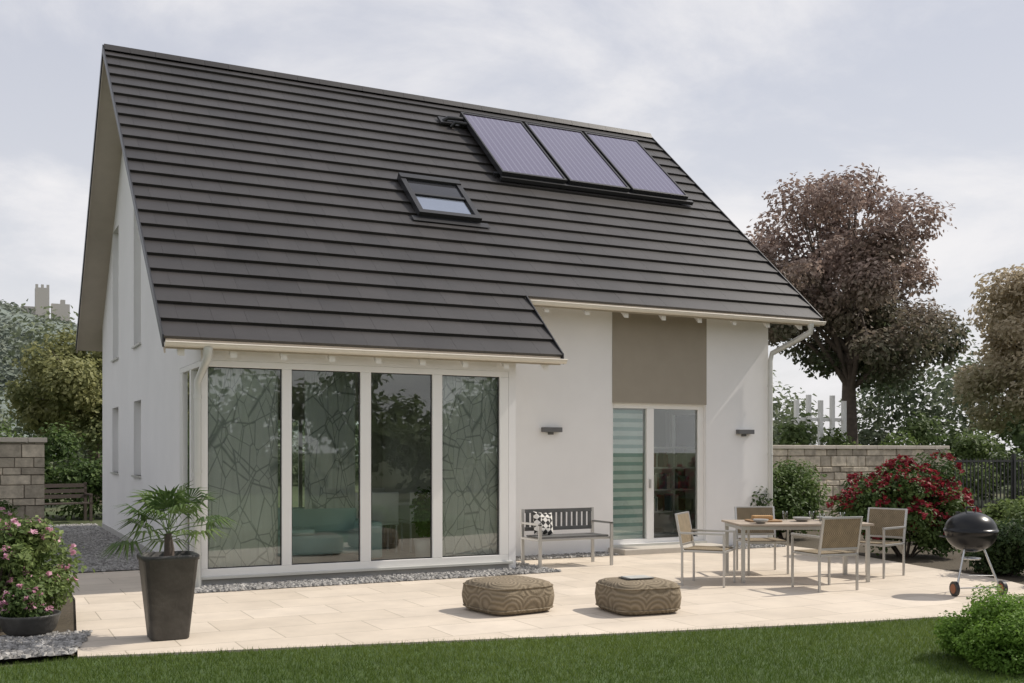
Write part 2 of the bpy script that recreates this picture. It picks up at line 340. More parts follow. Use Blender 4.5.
for a,c in [(.085,1.0),(1.125,2.035),(2.18,3.05),(3.195,4.06)]:
    for q in [(a,a+.012,.225,2.7),(c-.012,c,.225,2.7),(a+.012,c-.012,.225,.237),(a+.012,c-.012,2.688,2.7)]: gk.box(q[0],q[1],-1.432,-1.41,q[2],q[3])
gk.obj('bay_gaskets',M_dark,H)
# patio door
dr=MB(); y0,y1=.08,.16
dr.box(6.83,6.90,y0,y1,.14,2.46);dr.box(8.62,8.73,y0,y1,.14,2.46);dr.box(6.90,8.62,y0,y1,2.38,2.46);dr.box(6.90,8.62,y0,y1,.14,.21)
dr.box(7.56,7.70,y0-.01,y1,.21,2.38); dr.obj('patio_door_frame',M_frame,H,.005)
sbox('patio_door_glass',6.90,7.56,.115,.125,.21,2.38,M_glass,H);sbox('patio_door_glass',7.70,8.62,.115,.125,.21,2.38,M_glass,H)
sbox('door_handle',7.60,7.62,.03,.07,1.05,1.20,M_steel,H)
sbox('door_step',6.75,8.80,-.50,-.003,0,.10,mat('step_stone',(.50,.46,.40),.8),H,.008); sbox('door_sill',6.83,8.73,-.03,.3,.10,.139,M_zinc,H)
# roof slabs
def prism(name,poly,dz,m):
    n=len(poly); vs=[(x,y,zp(y)-.05) for x,y in poly]+[(x,y,zp(y)-.05-dz) for x,y in poly]
    fs=[tuple(range(n)),tuple(range(n,2*n))[::-1]]+[(i,i+n,(i+1)%n+n,(i+1)%n) for i in range(n)]
    b=MB(); b.add(vs,fs); ob=b.obj(name,m,H)
    bm=bmesh.new(); bm.from_mesh(ob.data); bmesh.ops.recalc_face_normals(bm,faces=bm.faces); bm.to_mesh(ob.data); bm.free()
x0,x1=XL+.02,XR-.02
prism('roof_deck_front',[(x0,E2+.03),(XB-.02,E2+.03),(XB-.02,E1+.03),(x1,E1+.03),(x1,YR),(x0,YR)],.12,M_soffit)
prism('roof_deck_rear',[(x0,YR),(x1,YR),(x1,D-E1-.03),(x0,D-E1-.03)],.12,M_soffit)
NR=23
pitch=(YR-E2)*SL/NR
def tiles(name,rows,front=True):
    Vs=[]; tw=.42
    for k in range(rows[0],rows[1]):
        xa=XL; xb=XB if (front and k<4) else XR
        off=(k%2)*tw/2; x=xa-off
        while x<xb-.001:
            a=max(x,xa)+.001; c=min(x+tw,xb)-.001; x+=tw
            if c-a<.03: continue
            s0=k*pitch; s1=min(s0+pitch+.05,NR*pitch); j=random.uniform(-.001,.001)
            for (s,nt_,nb) in ((s0,.006+j,-.034),(s1,-.036+j,-.050)):
                for n_ in (nt_,nb):
                    for xx in (a,c):
                        y=E2+s/SL; z=zp(E2)+s*P/SL
                        yy=y-n_*P/SL; zz=z+n_/SL
                        if not front: yy=2*YR-yy
                        Vs.append((xx,yy,zz))
    V=np.array(Vs); n=len(V)//8
    q=np.array([(0,1,5,4),(2,6,7,3),(0,2,3,1),(4,5,7,6),(0,4,6,2),(1,3,7,5)]); 
    if not front: q=q[:,::-1]
    F=(q[None]+np.arange(n)[:,None,None]*8).reshape(-1,4)
    npmesh(name,V,F,M_tile,H)
tiles('roof_tiles_front',(0,NR)); tiles('roof_tiles_rear',(4,NR),False)
rc=MB()
x=XL
while x<XR-.01:
    xe=min(x+.42,XR); rc.add([(x,YR-.14,ZR-.10),(x,YR-.07,ZR+.015),(x,YR+.07,ZR+.015),(x,YR+.14,ZR-.10),(xe-.004,YR-.14,ZR-.10),(xe-.004,YR-.07,ZR+.015),(xe-.004,YR+.07,ZR+.015),(xe-.004,YR+.14,ZR-.10)],[(0,4,5,1),(1,5,6,2),(2,6,7,3),(0,1,2,3),(4,7,6,5)]); x+=.42
rc.obj('ridge_tiles',M_tile,H)
vt=MB()
def verge(x,ya,yb,w,dn,up,mi=0):
    b_=[]
    for y in (ya,yb):
        for xx in (x,x+w):
            for dz in (dn,up): b_.append((xx,y,zp(y)+dz))
    vt.add(b_,[(0,1,3,2),(4,6,7,5),(0,4,5,1),(2,3,7,6),(1,5,7,3),(0,2,6,4)],mi)
verge(XL-.02,E2,YR,.018,-.13,.02); verge(XL-.02,YR,D-E1,.018,-.13,.02); verge(XR+.002,E1,YR,.018,-.13,.02); verge(XR+.002,YR,D-E1,.018,-.13,.02); verge(XB+.002,E2,E1,.018,-.13,.02)
verge(XL,E2,YR,.018,-.20,-.131,1); verge(XL,YR,D-E1,.018,-.20,-.131,1)
vt.obj('verge_trim',[M_dark,M_soffit],H)
rt=MB()
def rafter(x,ya,yb):
    b_=[]
    for y in (ya,yb):
        for xx in (x,x+.08):
            for dz in (-.28,-.172): b_.append((xx,y,zp(y)+dz))
    rt.add(b_,[(0,1,3,2),(4,6,7,5),(0,4,5,1),(2,3,7,6),(1,5,7,3),(0,2,6,4)])
for i in range(9): rafter(-.3+i*.62,E2+.07,-1.38 if -.05<i*.62-.3<4.2 else -.9)
for i in range(8): rafter(5.3+i*.72,E1+.08,.02)
rt.obj('rafter_tails',M_frame,H)
def gutter(name,xa,xb,y,z,r=.055):
    b=MB(); seg=10; pr=[]
    for k in range(seg+1):
        an=math.pi+math.pi*k/seg; pr.append((y+math.cos(an)*r,z+math.sin(an)*r))
    pr+= [(y+math.cos(math.pi*2-math.pi*k/seg)*(r-.006),z+math.sin(math.pi*2-math.pi*k/seg)*(r-.006)) for k in range(seg+1)]
    n=len(pr); vs=[(xa,a,c) for a,c in pr]+[(xb,a,c) for a,c in pr]
    b.add(vs,[(i,(i+1)%n,(i+1)%n+n,i+n) for i in range(n)],0,False)
    for xx in (xa,xb): b.add([(xx,a,c) for a,c in pr[:seg+1]],[tuple(range(seg+1))])
    b.tube([(xa,y-r,z),(xb,y-r,z)],.009,8)
    b.obj(name,M_trim,H)
gutter('bay_gutter',XL-.0,XB+.02,E2-.045,zp(E2)-.075); gutter('main_gutter',XB+.03,XR,E1-.045,zp(E1)-.075)
dp=MB(); gz=zp(E2)-.12; yw=-1.53
dp.tube([(.03,E2-.045,gz),(.03,E2-.045,gz-.12),(.0,-1.62,gz-.24),(-.05,yw,gz-.40),(-.05,yw,gz-.55),(-.05,yw,0)],[.06,.052,.048,.045,.045,.045],14)
for z in (.4,1.4,2.3): dp.tube([(-.05,yw,z),(-.05,yw,z+.04)],.052,14)
gz=zp(E1)-.12
dp.tube([(10.5,E1-.045,gz),(10.5,E1-.045,gz-.14),(10.32,-.32,gz-.32),(10.10,-.09,gz-.48),(10.06,-.09,gz-.62),(10.06,-.09,0)],[.06,.052,.048,.045,.045,.045],14)
for z in (.4,1.6,2.8): dp.tube([(10.06,-.09,z),(10.06,-.09,z+.04)],.052,14)
dp.obj('downpipes',M_zinc,H)
M_lamp=mat('lamp_grey',(.12,.12,.12),.4)
for a,c in [(5.51,5.84),(9.37,9.70)]:
    w=MB(); w.box(a,c,-.10,-.002,1.97,2.045,0); w.box(a+.02,c-.02,-.085,-.02,2.045,2.05,1); w.box(a+.12,c-.12,-.03,-.001,1.93,1.969,0); w.obj('wall_light',[M_lamp,M_frame],H,.004)
def RM(x,y,n=0):
    U=Vector((0,1/SL,P/SL)); Nn=Vector((0,-P/SL,1/SL)); o=Vector((x,y,zp(y)))+Nn*n
    return Matrix((( 1,0,0,o.x),(0,U.y,Nn.y,o.y),(0,U.z,Nn.z,o.z),(0,0,0,1)))
def solarmat():
    m,nt,o=newmat('solar_absorber'); b=N(nt,'ShaderNodeBsdfPrincipled',Roughness=.1); b.inputs['Coat Weight'].default_value=.8
    tc=N(nt,'ShaderNodeTexCoord'); w=N(nt,'ShaderNodeTexWave',Scale=2.6,Distortion=0.0); w.bands_direction='X'; lk(nt,tc.outputs['Object'],w.inputs['Vector'])
    r=N(nt,'ShaderNodeValToRGB'); r.color_ramp.elements[0].position=.80; r.color_ramp.elements[0].color=(.19,.16,.24,1); r.color_ramp.elements[1].position=.97; r.color_ramp.elements[1].color=(.30,.28,.36,1)
    lk(nt,w.outputs['Fac'],r.inputs[0]); lk(nt,r.outputs[0],b.inputs['Base Color']); b.inputs['Metallic'].default_value=.6; lk(nt,b.outputs[0],o.inputs[0]); return m
M_solar=solarmat()
for a,c in [(5.94,7.27),(7.34,8.65),(8.72,10.01)]:
    M=RM(0,2.33,.06); Ls=(4.15-2.33)*SL; b=MB()
    b.box(a,c,0,.05,0,.10,0,M);b.box(a,c,Ls-.05,Ls,0,.10,0,M);b.box(a,a+.035,.05,Ls-.05,0,.10,0,M);b.box(c-.035,c,.05,Ls-.05,0,.10,0,M);b.box(a+.035,c-.035,.05,Ls-.05,.02,.085,1,M)
    b.obj('solar_collector',[M_dark,M_solar],H,.003)
b=MB(); M=RM(0,2.33,0); b.box(5.86,10.15,.12,.18,.006,.058,0,M);b.box(5.86,10.15,2.1,2.16,.006,.058,0,M); b.box(5.92,10.12,-.08,-.01,.02,.09,0,M)
b.obj('solar_mounting_rails',M_dark,H)
b=MB(); q=[M@Vector(v) for v in [(6.1,2.2,.1),(5.85,2.2,.1),(5.6,2.16,.1),(5.5,2.16,.0)]]; b.tube(q,.04,8); q=[M@Vector(v) for v in [(6.1,2.0,.1),(5.7,2.0,.1),(5.65,2.0,.0)]]; b.tube(q,.035,8)
b.box(5.45,5.75,2.05,2.3,.008,.05,0,M); b.obj('solar_pipework',M_dark,H)
M=RM(3.84,1.02,0); Ls=.95*SL; b=MB(); W_=1.10
b.box(0,W_,0,.10,0,.10,0,M);b.box(0,W_,Ls-.14,Ls,0,.12,0,M);b.box(0,.09,.10,Ls-.14,0,.10,0,M);b.box(W_-.09,W_,.10,Ls-.14,0,.10,0,M)
b.box(.09,W_-.09,.10,Ls-.14,.005,.03,2,M); b.box(.09,W_-.09,.62,.68,.03,.09,0,M); b.box(.09,W_-.09,.68,Ls-.14,.03,.07,3,M)
b.box(.12,W_-.12,.12,.60,.05,.058,1,M); b.box(-.12,W_+.12,-.14,0,.008,.02,0,M)
b.obj('roof_window',[M_dark,mat('roof_glass_sky_tint',(.34,.38,.46),.03,metal=.6,var=.05),M_frame,mat('roof_glass_dark',(.05,.05,.055),.1,metal=.3)],H,.003)  # lower pane: bluish sky reflection is put into its base colour
# ---------------------------------------------------------------- INTERIOR
M_in=mat('interior_plaster',(.80,.80,.77),.9,var=.02); M_floor=mat('oak_floor',(.46,.41,.34),.4,var=.2,scale=4)
I=H
def two(name,z0,z1,m):
    b=MB(); b.box(.09,4.19,-1.36,0.0,z0,z1); b.box(.31,9.78,.302,9.17,z0,z1); b.box(.31,4.19,0,.302,z0,z1); b.obj(name,m,I)
two('room_floor',.121,.135,M_floor); two('room_ceiling',2.79,2.84,M_in)
sbox('room_partition',6.2,6.3,3.2,9.17,.136,2.789,M_in,I)
sbox('door_room_floor',6.83,8.73,.165,.3,.14,.145,M_floor,I)
def curtainmat(name,base,line):
    m,nt,o=newmat(name); b=N(nt,'ShaderNodeBsdfPrincipled',Roughness=.9); tc=N(nt,'ShaderNodeTexCoord')
    prev=None
    for sc,off in ((2.2,0),(1.7,7),(3.0,3)):
        mp=N(nt,'ShaderNodeMapping'); mp.inputs['Location'].default_value=(off,0,off); mp.inputs['Scale'].default_value=(1.5,.001,.75); lk(nt,tc.outputs['Object'],mp.inputs['Vector'])
        v=N(nt,'ShaderNodeTexVoronoi',Scale=sc); v.feature='DISTANCE_TO_EDGE'; lk(nt,mp.outputs[0],v.inputs['Vector'])
        s=N(nt,'ShaderNodeMapRange'); s.inputs['From Min'].default_value=.004; s.inputs['From Max'].default_value=.020; lk(nt,v.outputs['Distance'],s.inputs['Value'])
        if prev: 
            mm=N(nt,'ShaderNodeMath',_operation='MULTIPLY'); lk(nt,prev,mm.inputs[0]); lk(nt,s.outputs[0],mm.inputs[1]); prev=mm.outputs[0]
        else: prev=s.outputs[0]
    mx=N(nt,'ShaderNodeMix'); mx.data_type='RGBA'; mx.inputs[6].default_value=c4(line); mx.inputs[7].default_value=c4(base); lk(nt,prev,mx.inputs[0]); lk(nt,mx.outputs[2],b.inputs['Base Color'])
    tr=N(nt,'ShaderNodeBsdfTranslucent'); lk(nt,mx.outputs[2],tr.inputs['Color']); ms=N(nt,'ShaderNodeMixShader'); ms.inputs[0].default_value=.3; lk(nt,b.outputs[0],ms.inputs[1]); lk(nt,tr.outputs[0],ms.inputs[2]); lk(nt,ms.outputs[0],o.inputs[0]); return m
M_cur=curtainmat('sheer_panel',(.80,.81,.77),(.42,.44,.42)); M_cur2=curtainmat('sheer_panel_grey',(.52,.55,.52),(.26,.28,.27))
def panel(x0,x1,y,z0,z1,m=M_cur):
    b=MB(); n=40; vs=[];
    for i in range(n+1):
        x=x0+(x1-x0)*i/n; yy=y+.012*math.sin(i*1.1)
        vs+=[(x,yy,z0),(x,yy,z1)]
    b.add(vs,[(2*i,2*i+2,2*i+3,2*i+1) for i in range(n)],0,True); b.obj('curtain_panel',m,I)
panel(.12,.99,-1.30,.17,2.76); panel(3.20,4.10,-1.30,.17,2.76); panel(1.45,2.15,-.9,.9,2.76,M_cur2)
bl=MB()
for i in range(15): 
    z=2.36-i*.145; bl.box(6.92,7.55,.18,.186,z-.145,z-.062,0); bl.box(6.92,7.55,.18,.186,z-.061,z-.001,1)
bl.obj('striped_blind',[mat('blind_white',(.80,.88,.85),.8),mat('blind_teal',(.34,.50,.48),.8)],I)
sh=MB(); 
for z in (.136,.55,.95,1.35,1.72): sh.box(8.5,9.5,1.3,1.6,z,z+.03,0)
for x in (8.5,8.98,9.47): sh.box(x,x+.03,1.3,1.6,.167,1.72,0)
for z in (.58,.98,1.38):
    x=8.56
    while x<9.4:
        w=random.uniform(.02,.05); 
        if abs(x-8.98)>.06: sh.box(x,x+w-.003,1.32,1.52,z,z+random.uniform(.2,.3),random.choice([1,2,3,3]))
        x+=w+(random.random()<.3)*.12
sh.obj('bookshelf',[M_frame,mat('book_a',(.22,.10,.07)),mat('book_b',(.10,.14,.2)),mat('book_c',(.6,.58,.5))],I)
M_teal=mat('sofa_teal',(.42,.56,.55),.9,var=.06)
so=MB(); so.box(.9,2.4,-.9,-.1,.28,.55);so.box(.9,2.4,-.25,.0,.5,.88);so.box(.75,.95,-.9,.0,.2,.7);so.box(2.35,2.55,-.9,.0,.2,.7);so.box(.95,1.6,-.92,-.3,.55,.63); so.obj('sofa',M_teal,I,.04)
M_wp=mat('chair_white',(.82,.82,.80),.4)
def inchair(x,y,r):
    b=MB(); M=Matrix.Translation((x,y,.136))@Matrix.Rotation(r,4,'Z'); b.box(-.22,.22,-.22,.22,.43,.47,0,M); b.box(-.21,.21,.19,.22,.47,.92,0,M)
    for i in (-.2,.17):
        for j in (-.2,.17): b.box(i,i+.03,j,j+.03,0,.43,0,M)
    b.obj('indoor_chair',M_wp,I,.01)
for x,y,r in [(3.0,.45,math.pi),(3.6,.45,math.pi),(2.4,.55,math.pi),(2.8,2.0,0),(3.5,2.0,0),(4.7,1.3,-1.57)]: inchair(x,y,r)
b=MB(); b.box(2.3,4.3,.8,1.7,.83,.87); b.box(2.4,2.48,.9,.98,.136,.83);b.box(4.1,4.18,.9,.98,.136,.83);b.box(2.4,2.48,1.5,1.58,.136,.83);b.box(4.1,4.18,1.5,1.58,.136,.83); b.obj('indoor_table',M_wp,I)
M_gl=leafmat('houseplant_leaf',(.05,.11,.03),(.14,.24,.07))
hp=empty('houseplant',(3.20,-.85,.136)); hp.parent=H; foliage('leaves',[(0,0,.75,.2,.2,.26,.5),(0,0,.5,.16,.16,.2,.3)],900,.08,M_gl,hp,shell=.2); b=MB(); b.lathe([(0,0),(.13,0),(.17,.3),(.15,.3),(0,.27)]); b.obj('pot',M_frame,hp)
# ---------------------------------------------------------------- FURNITURE
def weave(name,a,b_,sc):
    m,nt,o=newmat(name); p=N(nt,'ShaderNodeBsdfPrincipled',Roughness=.85); tc=N(nt,'ShaderNodeTexCoord')
    ck=N(nt,'ShaderNodeTexChecker',Scale=sc); lk(nt,tc.outputs['Object'],ck.inputs['Vector']); ck.inputs['Color1'].default_value=c4(a); ck.inputs['Color2'].default_value=c4(b_)
    n=N(nt,'ShaderNodeTexNoise',Scale=12.0); lk(nt,tc.outputs['Object'],n.inputs['Vector']); mr=N(nt,'ShaderNodeMapRange'); mr.inputs['To Min'].default_value=.65; mr.inputs['To Max'].default_value=1.3; lk(nt,n.outputs['Fac'],mr.inputs['Value'])
    vm=N(nt,'ShaderNodeVectorMath',_operation='SCALE'); lk(nt,ck.outputs['Color'],vm.inputs[0]); lk(nt,mr.outputs[0],vm.inputs['Scale']); lk(nt,vm.outputs[0],p.inputs['Base Color'])
    bp=N(nt,'ShaderNodeBump',Strength=.5,Distance=.004); lk(nt,ck.outputs['Fac'],bp.inputs['Height']); lk(nt,bp.outputs[0],p.inputs['Normal']); lk(nt,p.outputs[0],o.inputs[0]); return m
M_weave=weave('woven_tan',(.28,.22,.14),(.15,.115,.07),70)
def chair(x,y,ang):
    e=empty('patio_chair',(x,y,.012),math.radians(ang-90)); b=MB(); w=.27; t=.026
    for sx in (-1,1):
        b.bar((sx*w,.27,0),(sx*w,.27,.66),t,t); b.bar((sx*w,-.25,0),(sx*w,-.25,.45),t,t); b.bar((sx*w,-.25,.45),(sx*w,-.33,.88),t,t)
        b.bar((sx*w,-.28,.645),(sx*w,.283,.645),.035,t); b.bar((sx*w,-.25,.425),(sx*w,.27,.425),t,t)
    b.bar((-w,.27,.425),(w,.27,.425),t,t); b.bar((-w,-.25,.425),(w,-.25,.425),t,t); b.bar((-w,-.33,.87),(w,-.33,.87),t,t); b.bar((-w,-.26,.50),(w,-.26,.50),t,t)
    b.obj('frame',M_steel,e,.003)
    sbox('seat',-.255,.255,-.235,.255,.435,.452,M_weave,e,.004)
    b=MB(); vs=[(-.257,-.268,.51),(.257,-.268,.51),(.257,-.333,.865),(-.257,-.333,.865)]; vs+= [(p[0],p[1]+.016,p[2]) for p in vs]
    b.add(vs,[(0,1,2,3),(7,6,5,4),(0,4,5,1),(1,5,6,2),(2,6,7,3),(3,7,4,0)]); b.obj('backrest',M_weave,e); return e
chair(5.68,-4.02,-52); chair(6.66,-5.02,84); chair(7.15,-3.30,-112); chair(8.26,-4.27,-165)
ta=math.atan2(-.4,.917)
T=empty('dining_table',(7.03,-4.10,.012),ta); b=MB()
for i in range(9): b.box(-.86,.86,-.45+i*.1,-.45+i*.1+.094,.715,.74)
b.obj('slatted_top',mat('table_slats',(.40,.33,.26),.5,var=.15,scale=5,island=.1),T,.003)
b=MB(); 
for sx in (-.80,.80):
    for sy in (-.39,.39): b.box(sx-.022,sx+.022,sy-.022,sy+.022,0,.715)
b.box(-.82,.82,-.41,-.38,.665,.712);b.box(-.82,.82,.38,.41,.665,.712);b.box(-.82,-.79,-.38,.38,.665,.712);b.box(.79,.82,-.38,.38,.665,.712); b.obj('frame',M_steel,T,.003)
b=MB(); b.box(-.62,-.2,-.1,.2,.742,.765,0); b.box(-.55,-.3,-.02,.12,.766,.82,1); b.obj('serving_board',[M_wood,mat('bread',(.45,.27,.12),.8,bump=.5)],T,.012)
b=MB()
for cx_,cy_,r in [(.1,.05,.12),(.5,-.2,.10),(.45,.2,.10),(-.55,-.3,.10)]: b.lathe([(0,.744),(r*.5,.744),(r*.9,.77),(r,.795),(r*.95,.795),(r*.5,.755),(0,.752)],(cx_,cy_,0),20)
b.obj('bowls',mat('ceramic_grey',(.35,.34,.32),.3),T)
b=MB()
for cx_,cy_ in [(.25,-.28),(.3,.25),(.62,0),(-.05,.28)]: b.lathe([(.03,.744),(.035,.86)],(cx_,cy_,0),14)
b.obj('drinking_glasses',M_glass,T)
Bn=empty('garden_bench',(5.20,-1.35,.012)); b=MB(); hw=.56
for i in range(5): b.box(-hw,hw,-.24+i*.09,-.24+i*.09+.08,.42,.445)
for z in (.50,.76): b.box(-hw,hw,.232,.258,z,z+.055)
for i in range(13): b.box(-.545+i*.087,-.545+i*.087+.055,.236,.254,.556,.759)
b.obj('slats',M_greywood,Bn,.003)
b=MB()
for sx in (-hw-.03,hw+.03):
    b.bar((sx,-.27,0),(sx,-.27,.63),.045,.03); b.bar((sx,.25,0),(sx,.27,.82),.045,.03); b.bar((sx,-.285,.62),(sx,.26,.62),.045,.03); b.bar((sx,-.27,.40),(sx,.25,.40),.045,.03)
b.bar((-hw-.03,-.22,.40),(hw+.03,-.22,.40),.03,.03); b.bar((-hw-.03,.18,.40),(hw+.03,.18,.40),.03,.03)
b.obj('metal_frame',M_steel,Bn,.003)
def cushmat():
    m,nt,o=newmat('patterned_cushion'); p=N(nt,'ShaderNodeBsdfPrincipled',Roughness=.9); tc=N(nt,'ShaderNodeTexCoord'); mp=N(nt,'ShaderNodeMapping'); mp.inputs['Rotation'].default_value=(0,.78,0); lk(nt,tc.outputs['Object'],mp.inputs[0])
    ck=N(nt,'ShaderNodeTexChecker',Scale=16.0); ck.inputs['Color1'].default_value=(.03,.03,.03,1); ck.inputs['Color2'].default_value=(.7,.68,.64,1); lk(nt,mp.outputs[0],ck.inputs['Vector']); lk(nt,ck.outputs['Color'],p.inputs['Base Color']); lk(nt,p.outputs[0],o.inputs[0]); return m
def pillow(name,s,th,m,parent,loc,rot):
    n=14; V=[];F=[]
    for sg in (1,-1):
        for i in range(n+1):
            for j in range(n+1):
                u=i/n*2-1;v=j/n*2-1; q=(1-u**4)*(1-v**4); V.append((u*s/2*(1-.07*(1-v*v)),sg*th/2*q**.5,v*s/2*(1-.07*(1-u*u))))
    k=(n+1)**2
    for sg in (0,1):
        for i in range(n):
            for j in range(n):
                a=sg*k+i*(n+1)+j; f=(a,a+1,a+n+2,a+n+1); F.append(f if sg==0 else f[::-1])
    b=MB(); b.add(V,F,0,True); ob=b.obj(name,m,parent); ob.location=loc; ob.rotation_euler=rot
pillow('cushion',.34,.13,cushmat(),Bn,(-.34,.10,.61),(-.25,.1,.1))
def poufmat():
    m,nt,o=newmat('knitted_pouf'); p=N(nt,'ShaderNodeBsdfPrincipled',Roughness=.95); tc=N(nt,'ShaderNodeTexCoord')
    v=N(nt,'ShaderNodeTexVoronoi',Scale=3.6); v.inputs['Randomness'].default_value=.4; lk(nt,tc.outputs['Object'],v.inputs['Vector'])
    m1=N(nt,'ShaderNodeMath',_operation='MULTIPLY'); m1.inputs[1].default_value=48; lk(nt,v.outputs['Distance'],m1.inputs[0]); m2=N(nt,'ShaderNodeMath',_operation='SINE'); lk(nt,m1.outputs[0],m2.inputs[0])
    r=N(nt,'ShaderNodeMapRange'); r.inputs['From Min'].default_value=-1; lk(nt,m2.outputs[0],r.inputs['Value'])
    n=N(nt,'ShaderNodeTexNoise',Scale=60.0,Detail=4.0); lk(nt,tc.outputs['Object'],n.inputs['Vector'])
    mx=N(nt,'ShaderNodeMix'); mx.data_type='RGBA'; mx.inputs[6].default_value=(.165,.13,.085,1); mx.inputs[7].default_value=(.26,.21,.145,1); lk(nt,r.outputs[0],mx.inputs[0])
    lk(nt,mx.outputs[2],p.inputs['Base Color']); ad=N(nt,'ShaderNodeMath',_operation='MULTIPLY_ADD'); ad.inputs[1].default_value=1.2; lk(nt,n.outputs['Fac'],ad.inputs[0]); lk(nt,r.outputs[0],ad.inputs[2])
    bp=N(nt,'ShaderNodeBump',Strength=.6,Distance=.008); lk(nt,ad.outputs[0],bp.inputs['Height']); lk(nt,bp.outputs[0],p.inputs['Normal']); lk(nt,p.outputs[0],o.inputs[0]); return m
M_pouf=poufmat()
def pouf(x,y,r,rz,h=.32):
    e=empty('pouf',(x,y,.012),rz); b=MB()
    pr=[(0,0),(r*.80,0),(r*.93,.02),(r*1.0,.07),(r*1.03,h*.5),(r*1.0,h-.07),(r*.93,h-.02),(r*.8,h),(r*.4,h+.012),(0,h+.015)]
    b.lathe(pr,(0,0,0),64,0,sq=5.0); b.obj('body',M_pouf,e)
    for z,f in ((.05,.99),(h-.05,.99)):
        pts=[]
        for k in range(65):
            an=2*math.pi*k/64; q=(abs(math.cos(an))**5+abs(math.sin(an))**5)**(-1/5); pts.append((r*f*q*math.cos(an),r*f*q*math.sin(an),z))
        s=MB(); s.tube(pts,.009,6,0,True,False); s.obj('seam',M_pouf,e)
    return e
pouf(2.48,-4.84,.385,math.radians(8)); p2=pouf(3.66,-5.48,.365,math.radians(-6))
b=MB(); b.box(-.16,.14,-.1,.12,.338,.346,0); b.box(-.14,.13,-.12,.1,.347,.354,1); ob=b.obj('magazine',[mat('mag_dark',(.1,.1,.1),.4),mat('mag_page',(.45,.45,.42),.5)],p2)
Pm=empty('potted_palm',(-.93,-4.92,.012)); b=MB()
pr=[(0,0),(.155,0),(.165,.01),(.235,.70),(.245,.70),(.247,.735),(.24,.742),(.215,.742),(.208,.66),(0,.66)]
b.lathe(pr,(0,0,0),48,0,sq=6); b.obj('planter',M_pot,Pm,0)
b=MB(); b.tube([(0,0,.62),(.01,0,.78),(.0,.01,.92)],[.05,.045,.03],10); 
M_palm=leafmat('palm_leaf',(.045,.09,.025),(.14,.20,.06),.3)
stems=MB(); LV=[];LF=[];LT=[]
rr=random.Random(3)
for i in range(22):
    az=i*2.399+rr.uniform(-.2,.2); el=math.radians([75,52,32,12,-8][i%5]+rr.uniform(-8,8)); ln=.24+.16*rr.random()
    d=Vector((math.cos(az)*math.cos(el),math.sin(az)*math.cos(el),math.sin(el))); s=Vector((0,0,.88+.04*(i%3))); e_=s+d*ln+Vector((0,0,-.02)); stems.tube([s,(s+e_)/2+Vector((0,0,.015)),e_],.0045,5)
    side=d.cross(Vector((0,0,1))).normalized(); up=side.cross(d).normalized(); nl=13; tone=rr.random()
    for k in range(nl):
        a=math.radians(-100+200*k/(nl-1)); dd=(d*math.cos(a)+side*math.sin(a)).normalized(); l=(.29 if abs(a)<1.2 else .21)*(.9+.2*rr.random())
        w=dd.cross(up).normalized()*.014; mid=e_+dd*l*.5+up*.02; tip=e_+dd*l+Vector((0,0,-.06-.06*rr.random())); o=len(LV)
        LV+= [e_,mid+w,mid+up*.004,mid-w,tip]; LF+=[(o,o+1,o+2),(o,o+2,o+3),(o+4,o+2,o+1),(o+4,o+3,o+2)]; LT+=[tone]*5
b.obj('trunk',M_bark,Pm); stems.obj('petioles',mat('petiole',(.10,.15,.05)),Pm)
npmesh('fronds',np.array([tuple(v) for v in LV]),np.array(LF),M_palm,Pm,{'tone':np.array(LT)})
K=empty('kettle_grill',(7.82,-6.15,.012),math.radians(-20)); b=MB()
R=.285; zc=.72
pr=[(R*math.cos(a),zc+R*.82*math.sin(a)) for a in [math.radians(q) for q in range(-90,1,10)]]; pr[0]=(.0,pr[0][1]); b.lathe(pr+[(R+.008,zc),(R+.008,zc+.012)],seg=40); b.obj('bowl',M_black,K)
b=MB(); pr=[(R+.012,zc+.006),(R+.012,zc+.03)]+[(R*math.cos(a),zc+.03+R*.72*math.sin(a)) for a in [math.radians(q) for q in range(0,91,9)]]; pr[-1]=(0,pr[-1][1]); b.lathe(pr,seg=40); b.obj('lid',M_black,K)
b=MB(); zt_=zc+.03+R*.72; b.tube([(-.06,0,zt_-.01),(-.055,0,zt_+.05),(.055,0,zt_+.05),(.06,0,zt_-.01)],.009,8); b.tube([(-.1,.1,zt_-.03),(-.1,.1,zt_-.01)],.03,12); 
b.tube([(-R+.0,-.05,zc-.06),(-R-.07,-.05,zc-.05),(-R-.07,.05,zc-.05),(-R,.05,zc-.06)],.008,8); b.obj('handles',M_dark,K)
b=MB(); legs=[(-.27,-.16),(.27,-.16),(0,.30)]
for x,y in legs: b.tube([(x*.45,y*.45,.52),(x,y,.06 if y<0 else .0)],.012,10)
b.tube([(-.27,-.16,.09),(.27,-.16,.09)],.008,8); b.tube([(-.22,-.10,.22),(0,.25,.20),(.22,-.10,.22),(-.22,-.10,.22)],.005,6)
b.lathe([(0,.40),(.10,.40),(.11,.42),(0,.425)],seg=24); b.obj('legs',M_alum,K)
b=MB()
for x in (-.29,.29): b.tube([(x-.018,-.16,.085),(x+.018,-.16,.085)],.085,24,0); b.tube([(x-.022,-.16,.085),(x+.022,-.16,.085)],.055,24,1)
b.obj('wheels',[M_dark,mat('wheel_hub',(.35,.12,.05),.5)],K)
